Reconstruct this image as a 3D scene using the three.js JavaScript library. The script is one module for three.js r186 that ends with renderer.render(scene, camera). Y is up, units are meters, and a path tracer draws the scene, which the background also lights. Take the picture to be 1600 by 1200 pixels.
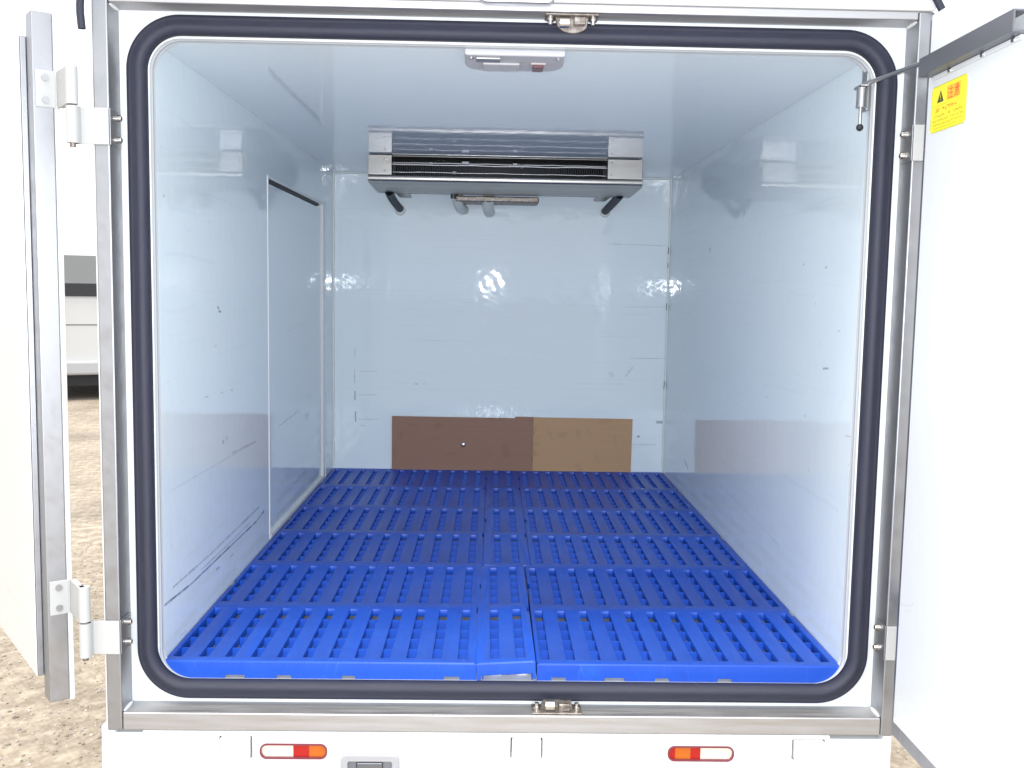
import * as THREE from 'three';
import { mergeGeometries, mergeVertices, toCreasedNormals } from 'three/addons/utils/BufferGeometryUtils.js';
import { RoundedBoxGeometry } from 'three/addons/geometries/RoundedBoxGeometry.js';

// ---------------------------------------------------------------- camera, sky, light, exposure
const scene = new THREE.Scene();
const camera = new THREE.PerspectiveCamera(42.33, 4 / 3, 0.05, 400);
camera.position.set(-0.0403, 1.6728, 2.1182);
camera.up.set(-0.015, 0.9953, -0.09566);
camera.lookAt(-0.0403 + 0.0213346, 1.6728 - 0.09532866, 2.1182 - 0.9952172);

const renderer = new THREE.WebGLRenderer();
renderer.toneMapping = THREE.LinearToneMapping;
renderer.toneMappingExposure = 1.9;
renderer.shadowMap.enabled = true;

// overcast sky: even, a little brighter overhead, hardly any blue
{
  const w = 128, h = 64, data = new Float32Array(w * h * 4);
  for (let j = 0; j < h; j++) for (let i = 0; i < w; i++) {
    const e = (j + 0.5) / h * 2 - 1;                       // -1 bottom .. 1 top
    const s = 0.86 + 0.26 * Math.max(0, e);
    const k = (j * w + i) * 4;
    data[k] = s * 0.95; data[k + 1] = s * 0.985; data[k + 2] = s * 1.04; data[k + 3] = 1;
  }
  const sky = new THREE.DataTexture(data, w, h, THREE.RGBAFormat, THREE.FloatType);
  sky.mapping = THREE.EquirectangularReflectionMapping;
  sky.magFilter = THREE.LinearFilter; sky.minFilter = THREE.LinearFilter; sky.needsUpdate = true;
  scene.background = sky; scene.environment = sky;
}
const sun = new THREE.DirectionalLight(0xfff2e0, 1.5);
sun.position.set(-1.3, 9, 2.0); sun.target.position.set(0, 1, 0);
sun.castShadow = true; sun.shadow.radius = 26; sun.shadow.mapSize.set(2048, 2048);
Object.assign(sun.shadow.camera, { left: -8, right: 8, top: 8, bottom: -8, near: 0.5, far: 40 });
scene.add(sun, sun.target);
// the flash of the camera that took the picture: its mirror image glints on the back wall and on the frame
const flash = new THREE.PointLight(0xf2f7ff, 11);
flash.position.set(-0.045, 1.715, 2.15); flash.castShadow = true; flash.shadow.radius = 1;
scene.add(flash);

// ---------------------------------------------------------------- helpers
let seed = 20240611;
const rnd = () => { seed = (seed + 0x6d2b79f5) | 0; let t = Math.imul(seed ^ (seed >>> 15), 1 | seed); t = (t + Math.imul(t ^ (t >>> 7), 61 | t)) ^ t; return ((t ^ (t >>> 14)) >>> 0) / 4294967296; };
const rr = (a, b) => a + (b - a) * rnd();
const D = Math.PI / 180;

// uv in metres from the face's main direction
function metreUV(g) {
  const q = g.index ? g.toNonIndexed() : g;
  const p = q.attributes.position, n = q.attributes.normal, uv = new Float32Array(p.count * 2);
  for (let i = 0; i < p.count; i++) {
    const ax = Math.abs(n.getX(i)), ay = Math.abs(n.getY(i)), az = Math.abs(n.getZ(i));
    if (ax >= ay && ax >= az) { uv[i * 2] = p.getZ(i); uv[i * 2 + 1] = p.getY(i); }
    else if (ay >= az) { uv[i * 2] = p.getX(i); uv[i * 2 + 1] = p.getZ(i); }
    else { uv[i * 2] = p.getX(i); uv[i * 2 + 1] = p.getY(i); }
  }
  q.setAttribute('uv', new THREE.BufferAttribute(uv, 2));
  return q;
}
// box by its limits; r > 0 rounds the edges
function bx(x0, x1, y0, y1, z0, z1, r = 0) {
  const w = x1 - x0, h = y1 - y0, d = z1 - z0;
  const g = r > 0 ? new RoundedBoxGeometry(w, h, d, 2, Math.min(r, w / 2.01, h / 2.01, d / 2.01)) : new THREE.BoxGeometry(w, h, d);
  g.translate((x0 + x1) / 2, (y0 + y1) / 2, (z0 + z1) / 2);
  return metreUV(g);
}
function cyl(r, len, at, dir = [0, 1, 0], seg = 18, r2 = r) {
  const g = new THREE.CylinderGeometry(r2, r, len, seg);
  const q = new THREE.Quaternion().setFromUnitVectors(new THREE.Vector3(0, 1, 0), new THREE.Vector3(...dir).normalize());
  g.applyQuaternion(q); g.translate(...at);
  return g.toNonIndexed();
}
function tube(pts, r, seg = 24, rs = 10) {
  return new THREE.TubeGeometry(new THREE.CatmullRomCurve3(pts.map(p => new THREE.Vector3(...p))), seg, r, rs, false).toNonIndexed();
}
function ball(r, at, sx = 1, sy = 1, sz = 1) { const g = new THREE.SphereGeometry(r, 16, 12); g.scale(sx, sy, sz); g.translate(...at); return g.toNonIndexed(); }
function roundRect(x0, x1, y0, y1, r, path = new THREE.Shape()) {
  path.moveTo(x0 + r, y0); path.lineTo(x1 - r, y0); path.absarc(x1 - r, y0 + r, r, -Math.PI / 2, 0);
  path.lineTo(x1, y1 - r); path.absarc(x1 - r, y1 - r, r, 0, Math.PI / 2);
  path.lineTo(x0 + r, y1); path.absarc(x0 + r, y1 - r, r, Math.PI / 2, Math.PI);
  path.lineTo(x0, y0 + r); path.absarc(x0 + r, y0 + r, r, Math.PI, Math.PI * 1.5);
  return path;
}
// a closed profile [outward, z] swept round a rounded rectangle
function sweepRing(x0, x1, y0, y1, r, profile, arc = 14) {
  const path = [];
  const corner = (cx, cy, a0) => { for (let i = 0; i <= arc; i++) { const a = a0 + i / arc * Math.PI / 2; path.push([cx + r * Math.cos(a), cy + r * Math.sin(a), Math.cos(a), Math.sin(a)]); } };
  corner(x1 - r, y1 - r, 0); corner(x0 + r, y1 - r, Math.PI / 2); corner(x0 + r, y0 + r, Math.PI); corner(x1 - r, y0 + r, Math.PI * 1.5);
  // extra points along the straights
  const full = [];
  for (let i = 0; i < path.length; i++) {
    const a = path[i], b = path[(i + 1) % path.length]; full.push(a);
    const d = Math.hypot(a[0] - b[0], a[1] - b[1]);
    if (d > 0.2) for (let k = 1; k < 16; k++) { const t = k / 16; full.push([a[0] + (b[0] - a[0]) * t, a[1] + (b[1] - a[1]) * t, a[2], a[3]]); }
  }
  const n = full.length, m = profile.length, pos = [], uv = [], idx = [];
  for (let i = 0; i < n; i++) { const [x, y, nx, ny] = full[i]; for (let k = 0; k < m; k++) { pos.push(x + nx * profile[k][0], y + ny * profile[k][0], profile[k][1]); uv.push(i / n * 6, k / m * 0.1); } }
  for (let i = 0; i < n; i++) for (let k = 0; k < m; k++) {
    const a = i * m + k, b = i * m + (k + 1) % m, c = ((i + 1) % n) * m + k, d = ((i + 1) % n) * m + (k + 1) % m;
    idx.push(a, c, b, b, c, d);
  }
  const g = new THREE.BufferGeometry();
  g.setAttribute('position', new THREE.Float32BufferAttribute(pos, 3)); g.setAttribute('uv', new THREE.Float32BufferAttribute(uv, 2));
  g.setIndex(idx); g.computeVertexNormals(); return g;
}
const clean = gs => gs.map(g => { const q = g.index ? g.toNonIndexed() : g; for (const k of Object.keys(q.attributes)) if (!['position', 'normal', 'uv'].includes(k)) q.deleteAttribute(k); q.morphAttributes = {}; return q; });
function part(name, gs, mat, parent, label) {
  const list = clean(Array.isArray(gs) ? gs : [gs]);
  const m = new THREE.Mesh(list.length > 1 ? mergeGeometries(list) : list[0], mat);
  m.name = name; m.castShadow = m.receiveShadow = true;
  if (label) m.userData.label = label;
  (parent || scene).add(m); return m;
}
const used = {};
function numbered(n) { used[n] = (used[n] || 0) + 1; return used[n] === 1 ? n : n + '_' + String(used[n] - 1).padStart(3, '0'); }
function thing(name, label, category, pos = [0, 0, 0], group) {
  const g = new THREE.Group(); g.name = numbered(name); g.position.set(...pos); g.userData = { label, category };
  if (group) g.userData.group = group;
  scene.add(g); return g;
}
function sub(name, parent, pos = [0, 0, 0]) { const g = new THREE.Group(); g.name = name; g.position.set(...pos); parent.add(g); return g; }

// ---------------------------------------------------------------- textures
// tileable noise made of many waves; returns values about 0..1
function waves(size, list) {
  const d = new Float32Array(size * size), W = list.map(([fx, fy, a]) => [fx, fy, a, rr(0, 6.283)]);
  for (const [fx, fy, a, ph] of W) for (let j = 0; j < size; j++) { const y = fy * j / size; for (let i = 0; i < size; i++) d[j * size + i] += a * Math.sin(6.28318 * (fx * i / size + y) + ph); }
  let lo = 1e9, hi = -1e9; for (const v of d) { if (v < lo) lo = v; if (v > hi) hi = v; }
  for (let i = 0; i < d.length; i++) d[i] = (d[i] - lo) / (hi - lo);
  return d;
}
function waveList(n, fmin, fmax, pow = 1, anis = [1, 1]) {
  const out = [];
  for (let i = 0; i < n; i++) { const f = fmin * Math.pow(fmax / fmin, rnd()), a = rr(0, 6.283); const fx = Math.round(f * Math.cos(a) * anis[0]), fy = Math.round(f * Math.sin(a) * anis[1]); if (fx || fy) out.push([fx, fy, 1 / Math.pow(Math.hypot(fx / anis[0], fy / anis[1]) + 0.5, pow)]); }
  return out;
}
function grey(size, d, lo = 0, hi = 1) {
  const b = new Uint8Array(size * size * 4);
  for (let i = 0; i < d.length; i++) { const v = Math.round(255 * (lo + (hi - lo) * d[i])); b[i * 4] = b[i * 4 + 1] = b[i * 4 + 2] = v; b[i * 4 + 3] = 255; }
  const t = new THREE.DataTexture(b, size, size); t.wrapS = t.wrapT = THREE.RepeatWrapping; t.magFilter = t.minFilter = THREE.LinearFilter; t.needsUpdate = true; return t;
}
function tinted(size, d, c0, c1) {
  const b = new Uint8Array(size * size * 4);
  for (let i = 0; i < d.length; i++) { for (let k = 0; k < 3; k++) b[i * 4 + k] = Math.round(c0[k] + (c1[k] - c0[k]) * d[i]); b[i * 4 + 3] = 255; }
  const t = new THREE.DataTexture(b, size, size); t.colorSpace = THREE.SRGBColorSpace; t.wrapS = t.wrapT = THREE.RepeatWrapping; t.magFilter = t.minFilter = THREE.LinearFilter; t.needsUpdate = true; return t;
}
const rep = (t, x, y) => { const c = t.clone(); c.repeat.set(x, y); c.needsUpdate = true; return c; };
function canvas(w, h, draw, srgb = true) {
  const c = document.createElement('canvas'); c.width = w; c.height = h; draw(c.getContext('2d'), w, h);
  const t = new THREE.CanvasTexture(c); if (srgb) t.colorSpace = THREE.SRGBColorSpace; t.magFilter = THREE.LinearFilter; return t;
}
// 1 m tile of the slight unevenness of gel-coated panels
const frpWave = waves(512, [...waveList(16, 3, 9, 1.6), ...waveList(60, 12, 46, 1.15)]);
const frpBump = grey(512, frpWave);
const fine = waves(256, waveList(70, 4, 90, 0.5));
const fineT = grey(256, fine);
const brush = waves(512, waveList(120, 2, 120, 0.25, [0.06, 1.6]));       // streaks along u
const brushT = grey(512, brush, 0.35, 0.75);
const brushB = grey(512, brush);

// ---------------------------------------------------------------- materials
const lin = (r, g, b) => new THREE.Color().setRGB(r, g, b);
const M = {};
M.white = new THREE.MeshPhysicalMaterial({ color: lin(0.60, 0.61, 0.61), roughness: 0.32, bumpMap: rep(frpBump, 1.5, 1.5), bumpScale: 0.0002 });
M.doorPanel = new THREE.MeshPhysicalMaterial({ color: lin(0.78, 0.80, 0.80), roughness: 0.22, bumpMap: rep(frpBump, 1.1, 1.1), bumpScale: 0.00025 });
M.trim = new THREE.MeshPhysicalMaterial({ color: lin(0.62, 0.64, 0.65), roughness: 0.35 });
M.hinge = new THREE.MeshPhysicalMaterial({ color: lin(0.40, 0.405, 0.40), roughness: 0.42, bumpMap: rep(fineT, 4, 4), bumpScale: 0.00008 });
M.liner = new THREE.MeshPhysicalMaterial({ color: lin(0.40, 0.43, 0.44), roughness: 0.4 });
M.rail = new THREE.MeshStandardMaterial({ color: lin(0.20, 0.205, 0.225), metalness: 0.8, roughness: 0.45, bumpMap: rep(fineT, 4, 4), bumpScale: 0.00008 });
M.alu = new THREE.MeshStandardMaterial({ color: lin(0.46, 0.46, 0.47), metalness: 1, roughness: 1, roughnessMap: rep(brushT, 2, 2), bumpMap: rep(brushB, 2, 2), bumpScale: 0.00006 });
M.aluV = new THREE.MeshStandardMaterial({ color: lin(0.36, 0.367, 0.385), metalness: 1, roughness: 1, roughnessMap: rep(grey(256, fine, 0.38, 0.6), 2, 2), bumpMap: rep(fineT, 3, 3), bumpScale: 0.00008 });
M.satin = new THREE.MeshStandardMaterial({ color: lin(0.36, 0.365, 0.375), metalness: 0.9, roughness: 0.42, bumpMap: rep(fineT, 4, 4), bumpScale: 0.00005 });
M.steel = new THREE.MeshStandardMaterial({ color: lin(0.58, 0.56, 0.53), metalness: 1, roughness: 0.3 });
M.stainless = new THREE.MeshStandardMaterial({ color: lin(0.28, 0.278, 0.27), metalness: 1, roughness: 1, roughnessMap: rep(grey(512, brush, 0.26, 0.44), 3, 3) });
M.worn = new THREE.MeshStandardMaterial({ color: 0xffffff, map: rep(tinted(256, fine, [88, 80, 74], [176, 170, 163]), 9, 9), metalness: 0.7, roughness: 0.5 });
M.rubber = new THREE.MeshPhysicalMaterial({ color: 0xffffff, map: rep(tinted(256, fine, [31, 33, 48], [44, 46, 62]), 2, 9), roughness: 0.68, bumpMap: rep(fineT, 4, 4), bumpScale: 0.0001 });
M.black = new THREE.MeshStandardMaterial({ color: lin(0.015, 0.016, 0.02), roughness: 0.6 });
M.dark = new THREE.MeshStandardMaterial({ color: lin(0.05, 0.055, 0.065), roughness: 0.7 });
M.floor = new THREE.MeshStandardMaterial({ color: 0xffffff, map: rep(tinted(256, fine, [128, 128, 132], [176, 180, 188]), 3, 3), roughness: 0.6 });
M.hose = new THREE.MeshPhysicalMaterial({ color: lin(0.62, 0.64, 0.60), roughness: 0.45 });
M.sealant = new THREE.MeshPhysicalMaterial({ color: lin(0.66, 0.70, 0.68), roughness: 0.4 });

// ---------------------------------------------------------------- the setting: ground
const XW = 0.75, YF = 0.81, YC = 2.172, ZB = -2.341;      // inner half width, floor, ceiling, back wall
{
  const g1 = waves(512, waveList(150, 10, 200, 0.25)), g2 = waves(512, waveList(40, 1, 14, 0.8));
  const b = new Uint8Array(512 * 512 * 4);
  for (let i = 0; i < g1.length; i++) {
    const t = Math.min(1, Math.max(0, (g1[i] - 0.5) * 2.1 + 0.5)), p = 0.84 + 0.24 * (g2[i] - 0.5);
    const c = [158 + 42 * t, 145 + 42 * t, 128 + 40 * t];
    for (let k = 0; k < 3; k++) b[i * 4 + k] = Math.min(255, c[k] * p); b[i * 4 + 3] = 255;
  }
  const t = new THREE.DataTexture(b, 512, 512); t.colorSpace = THREE.SRGBColorSpace; t.wrapS = t.wrapT = THREE.RepeatWrapping; t.magFilter = t.minFilter = THREE.LinearFilter; t.needsUpdate = true;
  const bump = grey(512, g1);
  const mat = new THREE.MeshStandardMaterial({ map: rep(t, 300 / 1.7, 300 / 1.7), bumpMap: rep(bump, 300 / 1.7, 300 / 1.7), bumpScale: 0.0016, roughness: 0.95 });
  const ground = new THREE.Mesh(new THREE.PlaneGeometry(300, 300), mat);
  ground.rotation.x = -Math.PI / 2; ground.name = 'ground'; ground.receiveShadow = true; ground.userData = { kind: 'structure', label: 'pale beige gravel ground under the truck', };
  scene.add(ground);
  // loose stones lying on it where the camera sees the ground
  const sg = new THREE.IcosahedronGeometry(1, 0), N = 9000;
  const stones = new THREE.InstancedMesh(sg, new THREE.MeshStandardMaterial({ color: 0xffffff, roughness: 0.9, flatShading: true }), N);
  const m = new THREE.Matrix4(), q = new THREE.Quaternion(), e = new THREE.Euler(), col = new THREE.Color();
  for (let i = 0; i < N; i++) {
    const left = i < N * 0.8, x = left ? rr(-4.2, -1.15) : rr(0.95, 2.6), z = rr(-4.2, -0.3), s = rr(0.0025, 0.0065) * (rnd() < 0.06 ? 1.7 : 1);
    e.set(rr(0, 6), rr(0, 6), rr(0, 6)); q.setFromEuler(e);
    m.compose(new THREE.Vector3(x, s * 0.35, z), q, new THREE.Vector3(s * rr(0.8, 1.5), s * rr(0.6, 0.9), s * rr(0.8, 1.4)));
    stones.setMatrixAt(i, m);
    const v = rr(0.24, 0.56); stones.setColorAt(i, col.setRGB(v, v * rr(0.86, 0.94), v * rr(0.7, 0.84)));
  }
  stones.name = 'gravel'; stones.castShadow = stones.receiveShadow = true;
  stones.userData = { kind: 'stuff', label: 'small pale stones scattered over the ground', category: 'gravel' };
  scene.add(stones);
}

// ---------------------------------------------------------------- the truck
const truck = thing('refrigerated_truck', 'white refrigerated truck seen into its open rear cargo box with both doors swung back', 'truck');

// a gel-coated panel colour map with its own scuffs; draw works in metres (u right, v up)
function frpMap(w, h, lines) {
  const pw = 1280, ph = Math.round(pw * h / w);
  return canvas(pw, ph, (c) => {
    c.fillStyle = 'rgb(217,229,234)'; c.fillRect(0, 0, pw, ph);
    const k = pw / w;
    // faint soiling of the sheet: hand-sized blotches with streaky edges
    for (let i = 0; i < 240; i++) { c.strokeStyle = `rgba(${rr(130, 160) | 0},${rr(145, 165) | 0},${rr(160, 175) | 0},${rr(0.012, 0.05)})`; c.lineWidth = rr(1, 5); c.beginPath(); const x = rr(0, pw), y = rr(0, ph), l = rr(20, 240); c.moveTo(x, y); c.bezierCurveTo(x + l * 0.3, y + rr(-5, 5), x + l * 0.6, y + rr(-5, 5), x + l, y + rr(-8, 8)); c.stroke(); }
    for (let i = 0; i < 90; i++) { c.fillStyle = `rgba(90,98,112,${rr(0.06, 0.2)})`; const s = rr(0.6, 2); c.beginPath(); c.arc(rr(0, pw), rr(0, ph), s, 0, 7); c.fill(); }
    for (const [pts, wd, al, col = '70,78,92'] of lines) {
      // broken stroke: several short overlapping passes of uneven strength
      for (let s = 0; s < pts.length - 1; s++) {
        const [x0, y0] = pts[s], [x1, y1] = pts[s + 1], len = Math.hypot(x1 - x0, y1 - y0), n = Math.max(1, Math.round(len / 0.03));
        for (let q = 0; q < n; q++) {
          c.strokeStyle = `rgba(${col},${al * rr(0.5, 0.95)})`; c.lineWidth = Math.max(0.8, wd * k * rr(0.55, 1.05)); c.lineCap = 'round';
          c.beginPath(); c.moveTo((x0 + (x1 - x0) * q / n) * k, ph - (y0 + (y1 - y0) * q / n) * k); c.lineTo((x0 + (x1 - x0) * (q + 1) / n) * k, ph - (y0 + (y1 - y0) * (q + 1) / n) * k); c.stroke();
        }
      }
    }
  });
}
const HW = YC - YF, LW = -ZB;
function frpMat(map, sx, sy, rough = 0.055, bump = 0.00036) {
  return new THREE.MeshPhysicalMaterial({ map, roughness: rough, ior: 1.52, bumpMap: rep(frpBump, sx, sy), bumpScale: bump });
}
function wallUV(g, fu, fv) { const p = g.attributes.position, uv = g.attributes.uv; for (let i = 0; i < p.count; i++) uv.setXY(i, fu(p.getX(i), p.getY(i), p.getZ(i)), fv(p.getX(i), p.getY(i), p.getZ(i))); return g; }
const zy = a => a.map(([z, y]) => [-z, y - YF]);           // side wall points -> panel metres
const dot = (z, y, l = 0.008, w = 0.005, al = 0.5) => [zy([[z, y], [z - l, y - 0.002]]), w, al];
const leftLines = [
  [zy([[0.0, 0.969], [-0.221, 0.957], [-0.474, 0.956], [-0.868, 0.953], [-0.975, 0.962]]), 0.0055, 0.75],
  [zy([[-0.079, 0.99], [-0.385, 0.985], [-0.911, 0.99]]), 0.006, 0.35],
  [zy([[-0.3, 0.968], [-0.6, 0.966], [-0.8, 0.968]]), 0.004, 0.4],
  [zy([[-0.054, 1.212], [-0.395, 1.207], [-0.876, 1.199]]), 0.004, 0.13],
  [zy([[-0.6, 1.21], [-0.87, 1.2]]), 0.006, 0.22],
  dot(-0.47, 1.613, 0.012, 0.012, 0.85), dot(-0.48, 1.603, 0.02, 0.006, 0.6), dot(-0.057, 1.861, 0.006, 0.006, 0.5), dot(-0.346, 1.393, 0.03, 0.007, 0.3), dot(-0.492, 1.389, 0.02, 0.006, 0.3), dot(-0.588, 1.385, 0.025, 0.006, 0.28), dot(-0.505, 1.256, 0.01, 0.012, 0.25), dot(-0.54, 1.26, 0.01, 0.012, 0.2), dot(-0.437, 1.515, 0.02, 0.01, 0.15), dot(-0.57, 0.926, 0.03, 0.012, 0.22), dot(-0.43, 0.93, 0.03, 0.01, 0.25), dot(-0.12, 0.86, 0.05, 0.004, 0.3),
];
const rightLines = [
  dot(-0.399, 1.749, 0.012, 0.005, 0.4), dot(-0.228, 1.738, 0.01, 0.006, 0.35), [zy([[-0.222, 1.497], [-0.186, 1.5]]), 0.006, 0.5], dot(-0.117, 1.592, 0.016, 0.004, 0.35), dot(-0.02, 1.363, 0.03, 0.004, 0.5), [zy([[-1.838, 0.992], [-1.77, 0.972]]), 0.016, 0.35], dot(-0.678, 1.379, 0.02, 0.004, 0.2), dot(-1.502, 1.828, 0.01, 0.03, 0.2), dot(-0.329, 1.369, 0.02, 0.004, 0.2),
  [zy([[-0.7, 1.30], [-0.7, 1.20]]), 0.003, 0.18], [zy([[-1.2, 1.02], [-0.5, 0.99]]), 0.004, 0.12], [zy([[-2.3, 1.2], [-2.28, 1.16]]), 0.012, 0.35], [zy([[-2.3, 1.32], [-2.3, 1.26]]), 0.008, 0.45], [zy([[-2.31, 1.6], [-2.31, 1.56]]), 0.006, 0.35],
];
const bl = a => a.map(([x, y]) => [x + XW, y - YF]);
const backLines = [
  [bl([[-0.652, 1.395], [-0.652, 1.36]]), 0.006, 0.2], [bl([[-0.652, 1.20], [-0.652, 1.165]]), 0.008, 0.45], [bl([[-0.649, 1.108], [-0.649, 1.066]]), 0.01, 0.65], [bl([[-0.654, 1.3], [-0.654, 1.24]]), 0.006, 0.2],
  [bl([[-0.631, 1.293], [-0.55, 1.294]]), 0.003, 0.35], [bl([[-0.636, 1.186], [-0.559, 1.187]]), 0.003, 0.3], [bl([[-0.636, 1.075], [-0.544, 1.077]]), 0.003, 0.4], [bl([[-0.625, 1.047], [-0.61, 1.046]]), 0.006, 0.2],
  [bl([[-0.378, 1.239], [-0.372, 1.239]]), 0.01, 0.3], [bl([[-0.343, 1.24], [-0.338, 1.24]]), 0.009, 0.28], [bl([[0.72, 1.081], [0.74, 1.081]]), 0.018, 0.5], [bl([[0.633, 1.014], [0.637, 1.014]]), 0.014, 0.5], [bl([[0.614, 0.976], [0.716, 0.977]]), 0.005, 0.3],
  [bl([[0.473, 1.881], [0.745, 1.876]]), 0.003, 0.28], [bl([[0.588, 1.37], [0.745, 1.372]]), 0.004, 0.22], [bl([[0.345, 1.25], [0.548, 1.253]]), 0.004, 0.1], [bl([[0.55, 1.6], [0.74, 1.605]]), 0.003, 0.2], [bl([[0.5, 1.3], [0.51, 1.29]]), 0.02, 0.1], [bl([[0.57, 1.29], [0.6, 1.33]]), 0.012, 0.12],
];
for (let i = 0; i < 26; i++) { const y = rr(1.2, 1.8), x = rr(-0.5, 0.5), l = rr(0.05, 0.35); backLines.push([bl([[x, y], [Math.min(0.74, x + l), y + rr(-0.006, 0.006)]]), rr(0.0015, 0.003), rr(0.03, 0.09)]); }

// left wall with the opening of the side door (z -1.06..-2.08, up to y 2.005)
const SD = { z0: -1.06, z1: -2.075, y1: 2.005 };
{
  const mat = frpMat(frpMap(LW, HW, leftLines), LW, HW);
  const u = (x, y, z) => -z / LW, v = (x, y) => (y - YF) / HW;
  const g = [bx(-0.838, -XW, 0.74, 2.24, SD.z0, -0.0195), bx(-0.838, -XW, 0.74, 2.24, ZB, SD.z1), bx(-0.838, -XW, SD.y1, 2.24, SD.z1, SD.z0)];
  g.forEach(q => wallUV(q, u, v));
  part('side_wall', g, mat, truck, 'scuffed left inside wall of the cargo box around the side door');
  const gr = wallUV(bx(XW, 0.838, 0.74, 2.24, ZB, -0.0195), u, v);
  part('side_wall', gr, frpMat(frpMap(LW, HW, rightLines), LW, HW), truck, 'plain right inside wall of the cargo box');
  const bm = frpMat(frpMap(2 * XW, HW, backLines), 2 * XW, HW, 0.028, 0.0005);
  part('end_wall', wallUV(bx(-0.838, 0.838, 0.74, 2.24, ZB - 0.08, ZB - 0.001), x => (x + XW) / (2 * XW), v), bm, truck, 'glossy end wall at the far end of the cargo box');
  const cm = frpMat(frpMap(2 * XW, LW, []), 2 * XW, LW, 0.05, 0.0002);
  part('ceiling', wallUV(bx(-XW + 0.0005, XW - 0.0005, YC, 2.24, ZB + 0.0005, -0.0195), x => (x + XW) / (2 * XW), (x, y, z) => -z / LW), cm, truck);
  part('floor', bx(-XW + 0.0005, XW - 0.0005, 0.745, YF, ZB + 0.0005, -0.0195), M.floor, truck);
  part('threshold', bx(-XW + 0.004, XW - 0.004, 0.8086, 0.8103, -0.13, 0.0185), M.doorPanel, truck);
  part('roof', bx(-0.842, 0.842, 2.2405, 2.275, ZB - 0.085, 0.07, 0.008), M.white, truck);
}
// side door in the left wall: recessed panel, trim round it, dark seal along its head
{
  const d = sub('side_door', truck);
  const map = frpMap(1.0, 1.2, [[[[0.18, 0.387], [0.3, 0.39], [0.53, 0.397]], 0.005, 0.3], [[[0.3, 0.7], [0.6, 0.72]], 0.003, 0.14]]);
  const g = wallUV(bx(-0.83, -0.757, 0.83, 1.992, SD.z1 + 0.012, SD.z0 - 0.012), (x, y, z) => -(z - SD.z0), (x, y) => (y - YF) / 1.2);
  part('panel', g, frpMat(map, 1, 1.2), d);
  const T = 0.011;
  part('jamb_trim', bx(-0.765, -0.7475, 0.85, 2.016, SD.z0 - 0.001, SD.z0 + T, 0.003), M.trim, d);
  part('jamb_trim', bx(-0.765, -0.747, 0.85, 2.016, SD.z1 - T, SD.z1 + 0.006, 0.003), M.trim, d);
  part('jamb_trim', bx(-0.765, -0.7475, 0.85, 2.03, SD.z1 - T - 0.05, SD.z1 - T - 0.036, 0.003), M.trim, d);
  part('head_trim', bx(-0.765, -0.7488, 2.008, 2.016, SD.z1 + 0.0065, SD.z0 - 0.0015, 0.003), M.trim, d);
  part('head_seal', bx(-0.765, -0.7485, 1.995, 2.0065, SD.z1 + 0.1, SD.z0 - 0.012, 0.003), M.black, d, 'black rubber seal along the head of the side door');
  part('kick_strip', bx(-0.765, -0.7465, 0.851, 0.866, SD.z1 + 0.0065, SD.z0 - 0.0015, 0.003), M.trim, d);
}
// sealant beads in the inner corners
{
  const bead = (x, a0, a1, y0, y1) => { const s = []; for (let i = 0; i <= 26; i++) { const y = y0 + (y1 - y0) * i / 26; s.push([x + rr(-0.0012, 0.0012), y, ZB + 0.0005 + rr(-0.001, 0.001)]); } return tube(s, 0.0055, 60, 8); };
  part('corner_sealant', bead(-XW + 0.001, 0, 0, 0.86, YC), M.sealant, truck);
  part('corner_sealant', bead(XW - 0.001, 0, 0, 0.86, YC), M.sealant, truck);
  const hor = []; for (let i = 0; i <= 26; i++) hor.push([-XW + 2 * XW * i / 26, YC - 0.0005 + rr(-0.001, 0.001), ZB + 0.001]);
  part('corner_sealant', tube(hor, 0.005, 60, 8), M.sealant, truck);
  // a few dark lifted bits along the right hand corner
  for (const [y, l] of [[1.87, 0.03], [1.80, 0.02], [1.62, 0.03], [1.27, 0.035]]) part('sealant_crack', tube([[XW - 0.006, y, ZB + 0.004], [XW - 0.0055, y - l / 2, ZB + 0.0055], [XW - 0.007, y - l, ZB + 0.004]], 0.0015, 8, 6), M.dark, truck);
}

// rear frame: recess face with the rounded opening, gasket, posts, lintel, sill
{
  const s = new THREE.Shape(); s.moveTo(-0.809, 0.768); s.lineTo(0.809, 0.768); s.lineTo(0.809, 2.224); s.lineTo(-0.809, 2.224); s.closePath();
  s.holes.push(roundRect(-0.751, 0.751, 0.809, 2.1725, 0.066, new THREE.Path()));
  const g = new THREE.ExtrudeGeometry(s, { depth: 0.036, bevelEnabled: true, bevelSize: 0.0015, bevelThickness: 0.0015, bevelSegments: 2, curveSegments: 14 });
  g.translate(0, 0, -0.0175);
  part('opening_frame', metreUV(g), M.trim, truck, 'white recessed frame with rounded corners round the opening');
  // thin white inner liner edge
  part('liner_edge', sweepRing(-0.751, 0.751, 0.809, 2.1725, 0.066, [[0.001, 0.006], [-0.0015, 0.006], [-0.0025, 0.004], [-0.0025, -0.002], [-0.0015, -0.004], [0.001, -0.004]]), M.liner, truck);
  // hollow bulb seal: broad inner bulb and a low outer lip
  const prof = []; const bulb = (n0, z0, r, rz, a0, a1, k) => { for (let i = 0; i <= k; i++) { const a = (a0 + (a1 - a0) * i / k) * D; prof.push([n0 + r * Math.cos(a), z0 + rz * Math.sin(a)]); } };
  prof.push([0.039, 0.0208]); bulb(0.028, 0.03, 0.011, 0.012, 0, 100, 7); bulb(0.0125, 0.032, 0.0135, 0.0155, 72, 180, 9); prof.push([-0.001, 0.0208]);
  part('door_gasket', sweepRing(-0.753, 0.753, 0.8185, 2.1765, 0.072, prof, 18), M.rubber, truck, 'dark slate rubber bulb seal round the opening');
}
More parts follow.
